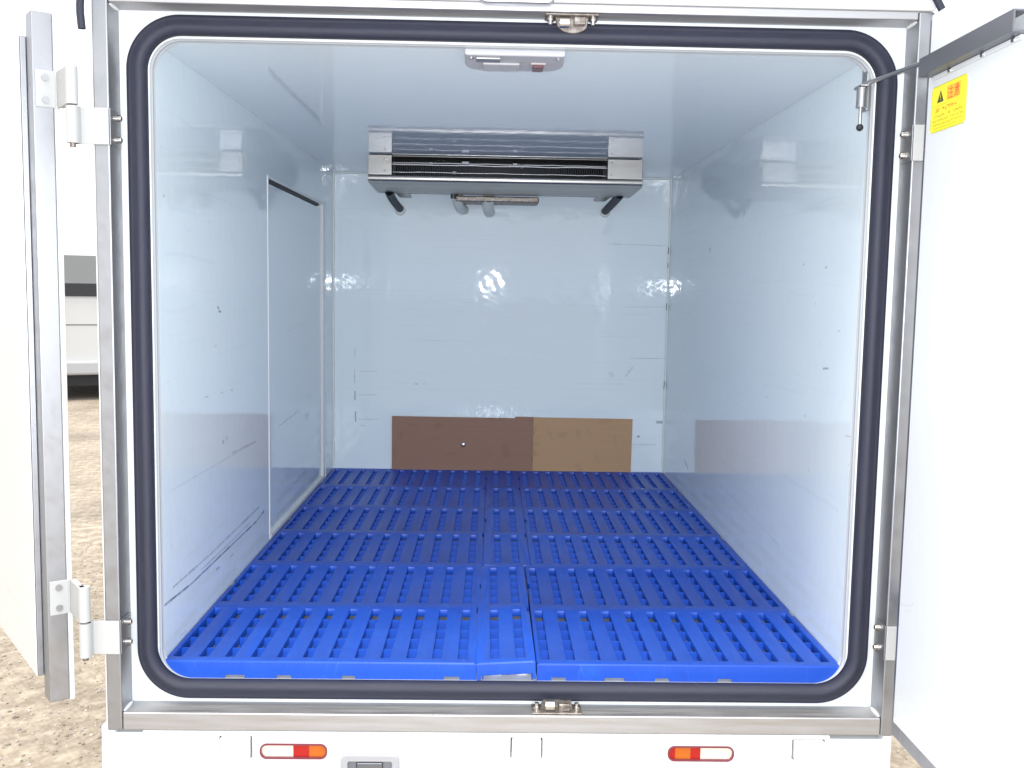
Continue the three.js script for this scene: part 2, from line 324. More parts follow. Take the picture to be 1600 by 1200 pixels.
function post(sx) {
  const p = sub('corner_post', truck);
  const lo = 0.7285, hi = 2.2415;
  const x0 = 0.8095, x1 = 0.841;
  const b = (a, c, y0, y1, z0, z1, r = 0) => bx(Math.min(sx * a, sx * c), Math.max(sx * a, sx * c), y0, y1, z0, z1, r);
  part('post_profile', b(x0, x1, lo, hi, -0.035, 0.081, 0.0035), M.aluV, p);
  part('cover_lip', b(0.8415, 0.8455, lo, hi, -0.035, 0.074, 0.0015), M.white, p);
  return p;
}
post(-1); post(1);
part('lintel', bx(-0.8085, 0.8085, 2.2245, 2.2415, -0.033, 0.0805, 0.003), M.alu, truck);
part('roof_cap', bx(-0.8425, 0.8425, 2.2422, 2.33, 0.0715, 0.0865, 0.006), M.white, truck, 'white cap above the rear frame');
part('sill', [bx(-0.8085, 0.8085, 0.7285, 0.7672, -0.033, 0.0805, 0.003)], M.alu, truck, 'satin metal sill below the opening');
// weld beads in the frame corners
for (const [x, y] of [[-0.803, 2.218], [0.803, 2.218], [-0.803, 0.773], [0.803, 0.773]]) part('weld_bead', [ball(0.0042, [x * 1.0055, y + (y > 1 ? 0.0045 : -0.0045), 0.05], 1, 1, 6)], M.trim, truck);

// lock keepers top and bottom
function keeper(cx, cy, s) {
  const k = sub('lock_keeper', truck, [cx, cy, 0.05]);
  part('base_plate', bx(-0.054, 0.054, s > 0 ? -0.004 : 0.0003, s > 0 ? -0.0003 : 0.004, -0.022, 0.026, 0.0015), M.worn, k);
  for (const x of [-0.043, 0.043]) { part('bolt', [cyl(0.0085, 0.007, [x, -s * 0.0075, 0.006], [0, 1, 0], 6), cyl(0.0045, 0.013, [x, -s * 0.012, 0.006])], M.steel, k); }
  part('roller', [cyl(0.011, 0.019, [-0.015, -s * 0.015, 0.012], [1, 0, 0], 20)], M.steel, k);
  const sh = new THREE.Shape(); sh.moveTo(-0.032, 0); sh.lineTo(0.034, 0); sh.lineTo(0.03, 0.018); sh.quadraticCurveTo(0.018, 0.029, 0, 0.028); sh.quadraticCurveTo(-0.018, 0.027, -0.028, 0.014); sh.closePath();
  const g = new THREE.ExtrudeGeometry(sh, { depth: 0.006, bevelEnabled: true, bevelSize: 0.001, bevelThickness: 0.001, bevelSegments: 1 });
  if (s > 0) g.rotateX(Math.PI); g.translate(0, -s * 0.004, s > 0 ? 0.0 : -0.016);
  part('striker', metreUV(g), M.worn, k);
  const w = bx(0.004, 0.028, Math.min(-s * 0.004, -s * 0.02), Math.max(-s * 0.004, -s * 0.02), -0.008, 0.018, 0.002);
  part('catch', w, M.worn, k);
  return k;
}
keeper(0.112, 2.2243, 1); keeper(0.112, 0.7674, -1);
// housing above the frame, cut by the top of the picture
{
  const h = sub('lamp_housing', truck, [0, 2.27, 0.087]);
  const s = roundRect(-0.072, 0.072, -0.034, 0.034, 0.012);
  const g = new THREE.ExtrudeGeometry(s, { depth: 0.016, bevelEnabled: true, bevelSize: 0.003, bevelThickness: 0.003, bevelSegments: 3 }); g.translate(0, 0, 0.003);
  part('housing_body', metreUV(g), M.satin, h);
  part('housing_lens', metreUV(new THREE.ExtrudeGeometry(roundRect(-0.06, 0.06, -0.022, 0.022, 0.009), { depth: 0.004, bevelEnabled: true, bevelSize: 0.0015, bevelThickness: 0.0015, bevelSegments: 2 }).translate(0, 0, 0.0235)), M.trim, h);
}
// dark rubber drip moulding along the roof edge, its ends turned down at the corners
part('drip_moulding', tube([[-0.855, 2.168, 0.093], [-0.857, 2.215, 0.094], [-0.845, 2.262, 0.096], [-0.80, 2.292, 0.096], [-0.4, 2.30, 0.096], [0.4, 2.30, 0.096], [0.77, 2.292, 0.096], [0.825, 2.274, 0.096], [0.851, 2.237, 0.095]], 0.0075, 120, 10), M.rubber, truck);

// rear skirt with lamps
{
  const sk = sub('rear_skirt', truck);
  // panel with the two lamp openings cut out
  const s = new THREE.Shape(); s.moveTo(-0.852, 0.42); s.lineTo(0.832, 0.42); s.lineTo(0.832, 0.7255); s.lineTo(0.818, 0.7255); s.lineTo(0.816, 0.7175); s.lineTo(0.7, 0.7175); s.lineTo(0.698, 0.7255); s.lineTo(-0.765, 0.7255); s.lineTo(-0.767, 0.7205); s.lineTo(-0.825, 0.7205); s.lineTo(-0.827, 0.7255); s.lineTo(-0.84, 0.7255); s.lineTo(-0.852, 0.735); s.closePath();
  s.holes.push(roundRect(-0.521, -0.376, 0.667, 0.703, 0.016, new THREE.Path()), roundRect(0.35, 0.495, 0.668, 0.704, 0.016, new THREE.Path()), roundRect(-0.345, -0.226, 0.60, 0.679, 0.012, new THREE.Path()));
  const tabs = [[-0.603, -0.539, 0.672, 0.7165], [0.016, 0.079, 0.675, 0.7175], [0.622, 0.687, 0.676, 0.718]];
  for (const [x0, x1, y0, y1] of tabs) s.holes.push(roundRect(x0 - 0.0045, x1 + 0.0045, y0 - 0.0045, y1 + 0.003, 0.004, new THREE.Path()), roundRect(x0 - 0.036, x0 - 0.012, y1 - 0.024, y1 - 0.0065, 0.003, new THREE.Path()));
  const g = new THREE.ExtrudeGeometry(s, { depth: 0.03, bevelEnabled: true, bevelSize: 0.002, bevelThickness: 0.002, bevelSegments: 2 }); g.translate(0, 0, 0.05);
  part('skirt_panel', metreUV(g), M.white, sk);
  for (const [x0, x1, y0, y1] of tabs) {
    part('cover_tab', bx(x0, x1, y0, y1, 0.066, 0.092, 0.004), M.white, sk);
    part('tab_hinge', [bx(x0 - 0.034, x0 - 0.014, y1 - 0.022, y1 - 0.0085, 0.066, 0.083, 0.002)], M.white, sk);
    part('tab_backing', bx(x0 - 0.04, x1 + 0.01, y0 - 0.01, y1 + 0.006, 0.0445, 0.0475), M.dark, sk);
  }
  for (const [x, y] of [[-0.72, 0.69], [-0.135, 0.688], [-0.11, 0.69], [0.58, 0.682], [0.745, 0.66], [-0.79, 0.66], [0.1, 0.66]]) part('rivet', ball(0.004, [x, y, 0.082], 1, 1, 0.5), M.white, sk);
}
function tailLamp(x0, x1, y0, y1, clearLeft) {
  const t = sub('tail_lamp', truck);
  const box = roundRect(x0 + 0.001, x1 - 0.001, y0 + 0.001, y1 - 0.001, 0.015); box.holes.push(roundRect(x0 + 0.0045, x1 - 0.0045, y0 + 0.0045, y1 - 0.0045, 0.012, new THREE.Path()));
  part('bezel', metreUV(new THREE.ExtrudeGeometry(box, { depth: 0.022, bevelEnabled: false }).translate(0, 0, 0.0615)), new THREE.MeshPhysicalMaterial({ color: lin(0.16, 0.03, 0.045), roughness: 0.3 }), t);
  part('reflector', bx(x0 + 0.002, x1 - 0.002, y0 + 0.002, y1 - 0.002, 0.0525, 0.057), new THREE.MeshStandardMaterial({ color: lin(0.85, 0.84, 0.8), metalness: 0.9, roughness: 0.35 }), t);
  const w = x1 - x0 - 0.009, a = x0 + 0.0045, mat = {
    clear: new THREE.MeshPhysicalMaterial({ color: lin(0.92, 0.9, 0.78), roughness: 0.12, transmission: 0.5, thickness: 0 }),
    red: new THREE.MeshPhysicalMaterial({ color: lin(0.72, 0.02, 0.015), roughness: 0.08, transmission: 0.6, thickness: 0 }),
    amber: new THREE.MeshPhysicalMaterial({ color: lin(0.85, 0.25, 0.02), roughness: 0.08, transmission: 0.6, thickness: 0 }),
  };
  const seg = clearLeft ? [['clear', 0, 0.49], ['red', 0.49, 0.74], ['amber', 0.74, 1]] : [['red', 0.34, 0.5], ['amber', 0.1, 0.34], ['red', 0, 0.1], ['clear', 0.5, 1]];
  for (const [m, f0, f1] of seg) {
    const end = 0.011, b0 = a + f0 * w, b1 = a + f1 * w, s = new THREE.Shape();
    const rl = f0 === 0 ? end : 0.0006, rg = f1 === 1 ? end : 0.0006, lo = y0 + 0.0047, hi = y1 - 0.0047;
    s.moveTo(b0 + rl, lo); s.lineTo(b1 - rg, lo); s.absarc(b1 - rg, lo + rg, rg, -Math.PI / 2, 0); s.lineTo(b1, hi - rg); s.absarc(b1 - rg, hi - rg, rg, 0, Math.PI / 2); s.lineTo(b0 + rl, hi); s.absarc(b0 + rl, hi - rl, rl, Math.PI / 2, Math.PI); s.lineTo(b0, lo + rl); s.absarc(b0 + rl, lo + rl, rl, Math.PI, Math.PI * 1.5);
    part(m + '_lens', metreUV(new THREE.ExtrudeGeometry(s, { depth: 0.003, bevelEnabled: true, bevelSize: 0.0004, bevelThickness: 0.0008, bevelSegments: 1, curveSegments: 6 }).translate(0, 0, 0.0745)), mat[m], t);
    // moulded facets inside the lens
    const fac = []; const n = Math.max(2, Math.round((b1 - b0) / 0.0075));
    for (let i = 0; i < n; i++) for (let j = 0; j < 3; j++) { const q = new THREE.ConeGeometry(0.0048, 0.005, 4); q.rotateX(Math.PI / 2); q.rotateZ(Math.PI / 4); q.translate(b0 + (i + 0.5) * (b1 - b0) / n, lo + (j + 0.5) * (hi - lo) / 3, 0.0605); fac.push(q.toNonIndexed()); }
    part('facets', fac, M.steel, t);
  }
}
tailLamp(-0.521, -0.376, 0.667, 0.703, true); tailLamp(0.35, 0.495, 0.668, 0.704, false);
{
  const n = sub('recess_frame', truck);
  const s = roundRect(-0.3465, -0.2245, 0.5985, 0.6805, 0.014); s.holes.push(roundRect(-0.334, -0.237, 0.611, 0.669, 0.006, new THREE.Path()));
  part('bezel', metreUV(new THREE.ExtrudeGeometry(s, { depth: 0.006, bevelEnabled: true, bevelSize: 0.0015, bevelThickness: 0.002, bevelSegments: 2 }).translate(0, 0, 0.0845)), new THREE.MeshPhysicalMaterial({ color: lin(0.3, 0.305, 0.32), roughness: 0.4 }), n);
  part('recess_back', bx(-0.342, -0.229, 0.603, 0.676, 0.057, 0.062), new THREE.MeshPhysicalMaterial({ color: lin(0.19, 0.195, 0.21), roughness: 0.5 }), n);
  part('latch', bx(-0.318, -0.26, 0.628, 0.655, 0.0625, 0.07, 0.004), M.rail, n);
}

// hinge halves fixed to the posts (at the two heights of each side)
function hingeBracket(sx, pinX, yTop, yBot) {
  const h = sub('hinge_bracket', truck);
  const b = (a, c, y0, y1, z0, z1, r = 0.001) => bx(Math.min(sx * a, sx * c), Math.max(sx * a, sx * c), y0, y1, z0, z1, r);
  part('jamb_plate', b(0.8065, 0.809, yBot, yTop, 0.026, 0.084), M.satin, h);
  part('wrap_plate', b(0.8095, Math.abs(pinX) - 0.006, yBot, yTop, 0.0825, 0.0865, 0.0015), M.hinge, h);
  part('barrel', [cyl(0.0118, yTop - yBot, [pinX, (yTop + yBot) / 2, 0.1], [0, 1, 0], 24), b(Math.abs(pinX) - 0.012, Math.abs(pinX) + 0.002, yBot, yTop, 0.0845, 0.1, 0)], M.hinge, h);
  for (const f of [0.2, 0.8]) part('bolt', [cyl(0.0075, 0.006, [sx * 0.8035, yBot + (yTop - yBot) * f, 0.047], [1, 0, 0], 6), ball(0.0055, [sx * 0.8, yBot + (yTop - yBot) * f, 0.047], 0.6, 1, 1)], M.steel, h);
  part('pin_end', cyl(0.006, 0.009, [pinX, yBot - 0.0035, 0.1], [0, 1, 0], 14), M.worn, h);
}
hingeBracket(-1, -0.875, 2.018, 1.946); hingeBracket(-1, -0.875, 0.968, 0.896);
hingeBracket(1, 0.855, 2.018, 1.946); hingeBracket(1, 0.855, 0.972, 0.898);

// rear doors, built shut about their hinge pin and swung open
const doorMap = canvas(1024, 1800, (c, w, h) => {
  c.fillStyle = 'rgb(212,215,215)'; c.fillRect(0, 0, w, h);
  for (let i = 0; i < 160; i++) { c.strokeStyle = `rgba(150,152,150,${rr(0.02, 0.09)})`; c.lineWidth = rr(1, 6); const x = rr(0, w), y = rr(0, h), l = rr(10, 90), a = rr(-0.6, 0.6); c.beginPath(); c.moveTo(x, y); c.quadraticCurveTo(x + l * 0.5, y + rr(-10, 10), x + l * Math.cos(a), y + l * Math.sin(a)); c.stroke(); }
  for (let i = 0; i < 70; i++) { c.fillStyle = `rgba(120,122,120,${rr(0.06, 0.22)})`; c.beginPath(); c.arc(rr(0, w), rr(0, h), rr(0.7, 2.2), 0, 7); c.fill(); }
  for (let i = 0; i < 9; i++) { c.strokeStyle = `rgba(120,120,116,${rr(0.1, 0.25)})`; c.lineWidth = rr(1, 2.2); const x = rr(0, w), y = rr(h * 0.72, h), l = rr(20, 120); c.beginPath(); c.moveTo(x, y); c.lineTo(x + l, y + rr(-16, 16)); c.stroke(); }
});
function door(sx, pinX, angle, a0, a1, yLo, yHi, yIn0, yIn1, label, hinges) {
  const d = sub('rear_door', truck, [pinX, 0, 0.1]); d.rotation.y = angle * D; d.userData.label = label;
  const b = (p, q, y0, y1, z0, z1, r = 0) => bx(Math.min(-sx * p, -sx * q), Math.max(-sx * p, -sx * q), y0, y1, z0, z1, r);
  // upright metal profile on the hinge side, insulated leaf, outer skin, then the stepped inner face
  const p0 = a0 + 0.043, p1 = a1 - 0.043, q0 = yIn0, q1 = yIn1, lo = sx > 0 ? yLo : q0 + 0.001, hi = q1 - 0.001;
  part('hinge_profile', b(a0, p0 + 0.004, yLo, yHi, -0.055, -0.0155, 0.002), M.aluV, d);
  part('leaf_core', b(p0 + 0.0045, a1, lo, hi, -0.055, -0.0155, 0.002), M.aluV, d);
  part('outer_skin', b(a0 + 0.001, a1 + 0.012, yLo - 0.004, yHi + 0.004, -0.015, -0.0035, 0.003), M.white, d);
  part('plug_profile', b(p0, p1, q0, q1, -0.0675, -0.0555, 0.002), M.aluV, d);
  const ip = b(p0 + 0.0015, p1 - 0.0015, q0 + 0.0015, q1 - 0.0015, -0.0705, -0.068, 0.001);
  wallUV(ip, (x) => Math.abs(x) / 0.9, (x, y) => (y - 0.75) / 1.5);
  part('inner_panel', ip, new THREE.MeshPhysicalMaterial({ map: doorMap, roughness: 0.24, bumpMap: rep(frpBump, 1, 1.6), bumpScale: 0.0003 }), d);
  for (const [yT, yB] of hinges) {
    const e = a0 - 0.0027;
    const h = part('hinge_leaf', [
      b(e, a0 - 0.0002, yB, yT, -0.05, -0.0125, 0.001),
      b(0.006, a0 - 0.0005, yB, yT, -0.0105, -0.0065, 0.0012),
      cyl(0.0118, yT - yB, [0, (yT + yB) / 2, 0], [0, 1, 0], 24),
      b(-0.001, 0.0135, yB, yT, -0.0075, 0.001, 0),
      b(0.03, a0 - 0.001, yB + 0.001, yT - 0.001, -0.0062, 0.004, 0.002),
    ], M.hinge, d);
    for (const f of [0.2, 0.8]) part('hinge_screw', cyl(0.007, 0.004, [-sx * (e - 0.0015), yB + (yT - yB) * f, -0.032], [1, 0, 0], 18), M.satin, d);
  }
  return d;
}
const doorL = door(-1, -0.875, 126.4, 0.075, 0.868, 0.783, 2.208, 0.83, 2.165, 'left rear door folded far back, showing its metal hinge edge', [[2.094, 2.021], [1.045, 0.972]]);
const doorR = door(1, 0.855, 90, 0.055, 0.848, 0.768, 2.205, 0.812, 2.203, 'right rear door standing straight out with a yellow sticker inside', [[2.094, 2.021], [1.047, 0.974]]);
// stay rail and warning sticker inside the right door (door frame: -x runs away from the hinge, -z is inside)
{
  const ch = new THREE.Shape(); // open channel section, in (z toward the inside, y)
  ch.moveTo(0, 0.034); ch.lineTo(-0.026, 0.034); ch.lineTo(-0.026, 0); ch.lineTo(0, 0); ch.lineTo(0, 0.003); ch.lineTo(-0.0228, 0.003); ch.lineTo(-0.0228, 0.0312); ch.lineTo(0, 0.0312); ch.closePath();
  const g = new THREE.ExtrudeGeometry(ch, { depth: 0.34, bevelEnabled: false }); g.rotateY(-Math.PI / 2);        // (x,y,z)->(-z,y,x)
  g.translate(-0.115, 2.083, -0.0712);
  part('stay_rail', metreUV(g), M.rail, doorR, 'grey metal channel along the top of the right door');
  part('rail_flange', bx(-0.44, -0.13, 2.0752, 2.0826, -0.0765, -0.0709, 0.0012), M.trim, doorR);
  for (const x of [-0.2, -0.32, -0.42]) part('rail_screw', cyl(0.0045, 0.003, [x, 2.0787, -0.0775], [0, 0, 1]), M.steel, doorR);
  const st = canvas(560, 340, (c, w, h) => {
    c.fillStyle = '#f2e531'; c.fillRect(0, 0, w, h);
    c.strokeStyle = '#a8b02c'; c.lineWidth = 5; c.strokeRect(4, 4, w - 8, h - 8);
    c.fillStyle = '#3a3d12'; c.beginPath(); c.moveTo(150, 40); c.lineTo(205, 128); c.lineTo(95, 128); c.closePath(); c.fill();
    c.fillStyle = '#f2e531'; c.fillRect(146, 70, 8, 30); c.fillRect(146, 106, 8, 8);
    c.fillStyle = '#f3b92a'; c.fillRect(255, 32, 210, 104);
    const line = (pts, lw = 9, col = '#d8481c') => { c.strokeStyle = col; c.lineWidth = lw; c.lineCap = 'round'; for (const s of pts) { c.beginPath(); c.moveTo(s[0], s[1]); for (let i = 2; i < s.length; i += 2) c.lineTo(s[i], s[i + 1]); c.stroke(); } };
    // the two characters of the heading
    line([[272, 48, 282, 56], [266, 76, 278, 84], [266, 124, 284, 100], [318, 42, 322, 52], [296, 60, 346, 60], [300, 90, 342, 90], [320, 60, 320, 122], [292, 122, 350, 122]], 8);
    line([[410, 38, 410, 46], [380, 50, 440, 50], [394, 54, 398, 62], [428, 54, 422, 62], [374, 66, 448, 66], [390, 74, 432, 74, 432, 98, 390, 98, 390, 74], [390, 86, 432, 86], [380, 108, 376, 124], [394, 106, 396, 122, 424, 124, 430, 114], [408, 104, 414, 112], [440, 106, 448, 118]], 7);
    c.strokeStyle = '#c9a51e'; c.lineWidth = 4; c.beginPath(); c.moveTo(30, 150); c.lineTo(w - 30, 150); c.stroke();
    // small print, too fine to read in the picture: rows of character strokes
    const row = (y, x0, x1, s, col, lw) => { for (let x = x0; x < x1; x += s * 1.25) { if (rnd() < 0.08) continue; const p = []; for (let k = 0; k < 4; k++) { if (rnd() < 0.5) { const yy = y + rr(0, s); p.push([x, yy, x + s * rr(0.6, 1), yy]); } else { const xx = x + rr(0, s); p.push([xx, y, xx + rr(-2, 2), y + s * rr(0.6, 1)]); } } line(p, lw, col); } };
    row(166, 70, 430, 32, '#c9571b', 4.5);
    row(216, 60, 500, 20, '#8a7d1c', 3); row(250, 40, 520, 17, '#97891e', 2.6); row(280, 40, 500, 17, '#97891e', 2.6); row(308, 60, 420, 12, '#97891e', 2);
  });
  const sh = roundRect(-0.07, 0.07, -0.0425, 0.0425, 0.01), sg = new THREE.ShapeGeometry(sh, 6);
  const eg = new THREE.ExtrudeGeometry(sh, { depth: 0.0006, bevelEnabled: false, curveSegments: 6 });
  wallUV(eg, x => (x + 0.07) / 0.14, (x, y) => (y + 0.0425) / 0.085);
  eg.rotateY(Math.PI); eg.translate(-0.189, 2.02, -0.0707);
  part('warning_sticker', eg, new THREE.MeshPhysicalMaterial({ map: st, roughness: 0.35 }), doorR, 'yellow warning sticker with a black triangle and orange heading');
}
// door stay: bracket on the wall edge, rod into the rail, spring pin hanging down
{
  const s = sub('door_stay', truck);
  part('bracket', [bx(0.7395, 0.7468, 2.06, 2.15, -0.03, 0.0, 0.002), bx(0.722, 0.7393, 2.106, 2.111, -0.026, 0.016, 0.001)], M.satin, s);
  part('rod', tube([[0.735, 2.114, -0.012], [0.752, 2.112, 0.12], [0.772, 2.108, 0.3], [0.772, 2.104, 0.42]], 0.0045, 30, 10), M.steel, s);
  part('spring_barrel', [cyl(0.0105, 0.034, [0.7275, 2.084, 0.007], [0, 1, 0], 20), cyl(0.0115, 0.003, [0.7275, 2.1025, 0.007]), cyl(0.0115, 0.003, [0.7275, 2.0655, 0.007])], M.satin, s);
  part('pin', [cyl(0.0036, 0.036, [0.7265, 2.046, 0.007])], M.steel, s);
  part('knob', [ball(0.0075, [0.7265, 2.023, 0.007])], M.black, s);
}
// running gear under the box
part('chassis_rail', bx(-0.42, -0.34, 0.56, 0.7447, ZB - 0.9, 0.03, 0.004), M.dark, truck);
part('chassis_rail', bx(0.34, 0.42, 0.56, 0.7447, ZB - 0.9, 0.03, 0.004), M.dark, truck);
for (const x of [-0.66, 0.66]) for (const z of [-0.75, ZB - 0.6]) {
  const w = sub('wheel', truck, [x, 0.29, z]);
  const t = new THREE.LatheGeometry([[0.17, -0.075], [0.2, -0.085], [0.265, -0.08], [0.288, -0.062], [0.29, 0], [0.288, 0.062], [0.265, 0.08], [0.2, 0.085], [0.17, 0.075]].map(p => new THREE.Vector2(...p)), 40); t.rotateZ(Math.PI / 2);
  part('tyre', t, M.black, w);
  part('rim', [cyl(0.171, 0.12, [0, 0, 0], [1, 0, 0], 32), cyl(0.05, 0.16, [0, 0, 0], [1, 0, 0], 20)], M.satin, w);
  part('axle', cyl(0.035, 0.5, [-Math.sign(x) * 0.33, 0, 0], [1, 0, 0]), M.dark, w);
}
part('cab_bulkhead', bx(-0.8, 0.8, 0.45, 1.9, ZB - 1.3, ZB - 0.25, 0.06), M.white, truck);

// ---------------------------------------------------------------- blue plastic floor mats
// moulded blue plastic: slightly uneven dye, pale drag scratches, a few dirt specks; 0.7 m tile
const blues = [[17, 72, 176], [15, 68, 170], [20, 75, 180]].map(([R, G, B]) => {
  const t = canvas(768, 768, (c, w, h) => {
    c.fillStyle = `rgb(${R},${G},${B})`; c.fillRect(0, 0, w, h);
    for (let i = 0; i < 260; i++) { c.fillStyle = rnd() < 0.5 ? `rgba(40,96,200,${rr(0.03, 0.1)})` : `rgba(8,48,140,${rr(0.03, 0.1)})`; c.beginPath(); c.ellipse(rr(0, w), rr(0, h), rr(8, 60), rr(6, 30), rr(0, 3), 0, 7); c.fill(); }
    for (let i = 0; i < 420; i++) { c.strokeStyle = `rgba(120,150,215,${rr(0.05, 0.28)})`; c.lineWidth = rr(0.5, 1.4); const x = rr(0, w), y = rr(0, h), l = rr(6, 90), a = 1.57 + rr(-0.5, 0.5); c.beginPath(); c.moveTo(x, y); c.lineTo(x + l * Math.cos(a), y + l * Math.sin(a)); c.stroke(); }
    for (let i = 0; i < 150; i++) { c.fillStyle = `rgba(30,30,44,${rr(0.15, 0.5)})`; c.beginPath(); c.arc(rr(0, w), rr(0, h), rr(0.6, 2.2), 0, 7); c.fill(); }
  });
  t.wrapS = t.wrapT = THREE.RepeatWrapping; t.repeat.set(1 / 0.7, 1 / 0.7);
  return new THREE.MeshPhysicalMaterial({ map: t, roughness: 0.45, bumpMap: rep(fineT, 5, 5), bumpScale: 0.00015 });
});
const MH = 0.04, ROW = 0.39;
// a mat of cols x rows slot groups; local origin at the middle of its front edge, on the floor
function matParts(root, w, cols, rows, mat, notches, xFirst, PITCH) {
  const dep = rows * ROW - 0.002, s = new THREE.Shape();
  const r = 0.004; s.moveTo(-w / 2 + r, 0); s.lineTo(w / 2 - r, 0); s.lineTo(w / 2, r); s.lineTo(w / 2, dep * 0.43); s.lineTo(w / 2 - 0.006, dep * 0.44); s.lineTo(w / 2 - 0.006, dep * 0.49); s.lineTo(w / 2, dep * 0.5); s.lineTo(w / 2, dep); s.lineTo(-w / 2, dep); s.lineTo(-w / 2, dep * 0.77); s.lineTo(-w / 2 + 0.006, dep * 0.76); s.lineTo(-w / 2 + 0.006, dep * 0.71); s.lineTo(-w / 2, dep * 0.7); s.lineTo(-w / 2, r); s.closePath();
  const ribs = [], x0 = xFirst, sw = 0.0115;
  for (let j = 0; j < rows; j++) {
    const za = j * ROW + 0.022, zb = (j + 1) * ROW - 0.03;
    for (let i = 0; i < cols; i++) {
      const cx = x0 + i * PITCH;
      s.holes.push(roundRect(cx - sw, cx + sw, za, zb, 0.0025, new THREE.Path()));
      for (let k = 1; k < 5; k++) { const z = -(za + (zb - za) * k / 5); ribs.push(bx(cx - sw - 0.001, cx + sw + 0.001, 0.004, MH - 0.0052, z - 0.0022, z + 0.0022)); }
    }
  }
  const g = new THREE.ExtrudeGeometry(s, { depth: 0.0165, bevelEnabled: true, bevelSize: 0.0011, bevelThickness: 0.0012, bevelSegments: 2, curveSegments: 2 });
  g.rotateX(-Math.PI / 2); g.translate(0, MH - 0.0165 - 0.0012, 0);
  part('grid_plate', metreUV(toCreasedNormals(g, 0.5)), mat, root);
  part('cross_ribs', ribs, mat, root).userData.kind = 'stuff';
  // skirts: the front one has little notches along its foot
  const f = new THREE.Shape(); f.moveTo(-w / 2, MH - 0.0035); f.lineTo(-w / 2, 0);
  for (const [a, b, hgt] of notches) { f.lineTo(a, 0); f.lineTo(a + 0.002, hgt); f.lineTo(b - 0.002, hgt); f.lineTo(b, 0); }
  f.lineTo(w / 2, 0); f.lineTo(w / 2, MH - 0.0035); f.closePath();
  part('front_skirt', metreUV(new THREE.ExtrudeGeometry(f, { depth: 0.0025, bevelEnabled: true, bevelSize: 0.0008, bevelThickness: 0.0008, bevelSegments: 2 }).translate(0, 0, -0.001)), mat, root);
  part('side_skirt', bx(-w / 2, -w / 2 + 0.003, 0, MH - 0.02, -dep * 0.69, -0.003), mat, root);
  part('side_skirt', bx(w / 2 - 0.003, w / 2, 0, MH - 0.02, -dep * 0.42, -0.003), mat, root);
  part('back_skirt', bx(-w / 2, w / 2, 0, MH - 0.02, -dep, -dep + 0.003), mat, root);
  // longitudinal webs standing under the plate
  const webs = []; for (let i = 0; i <= cols; i += 2) { const cx = x0 + (i - 0.5) * PITCH; webs.push(bx(cx - 0.0015, cx + 0.0015, 0, MH - 0.0185, -dep + 0.004, -0.004)); }
  part('web', webs, mat, root).userData.kind = 'stuff';
}
const matNames = [['front left blue slatted floor mat by the opening, left of the narrow strip', 'front right blue slatted floor mat by the opening, right of the narrow strip'], ['middle blue slatted floor mat along the left wall', 'middle blue slatted floor mat along the right wall'], ['rearmost blue slatted floor mat in the left far corner', 'rearmost blue slatted floor mat in the right far corner']];
for (let j = 0; j < 3; j++) for (const side of [0, 1]) {
  // limits of the mat, first slot from its left edge, slot spacing
  const [x0, x1, first, pitch] = side ? (j ? [0.0885, 0.7462, 0.026, 0.0545] : [0.0715, 0.7462, 0.0185, 0.0573]) : (j ? [-0.7455, -0.0575, 0.0245, 0.0573] : [-0.7462, -0.0635, 0.0205, 0.0574]);
  const w = x1 - x0, m = thing('floor_mat', matNames[j][side], 'floor mat', [(x0 + x1) / 2, YF + 0.0006, -j * 2 * ROW - 0.0035], 'blue slatted floor mats in the cargo box');
  const n = side ? [[0.03, 0.066], [0.148, 0.196], [0.26, 0.295], [0.4, 0.435]] : [[0.13, 0.176], [0.243, 0.278], [0.386, 0.418], [0.61, 0.648]];
  matParts(m, w, 12, 2, blues[(j + side) % 3], n.map(([a, b]) => [a - w / 2, b - w / 2, 0.009]), first - w / 2, pitch);
}
const stripNames = ['narrow blue mat strip at the opening, its front end lifted crooked', 'narrow blue mat strip between the two middle mats', 'narrow blue mat strip reaching the cardboard at the far end'];
for (let j = 0; j < 3; j++) {
  const w = j ? 0.14 : 0.129, m = thing('floor_mat', stripNames[j], 'floor mat', [j ? 0.0155 : 0.004, YF + 0.0012, -j * 2 * ROW - 0.0035], 'narrow blue mat strips down the middle');
  matParts(m, w, 2, 2, blues[(j + 2) % 3], [[-w / 2 + 0.006, w / 2 - 0.004, j === 0 ? 0.012 : 0.006]], j ? -0.028 : -0.024, 0.0565);
  if (j === 0) { m.rotation.set(-0.003, 0.004, 0.05); m.position.set(0.004, YF + 0.0052, 0.001); }
}

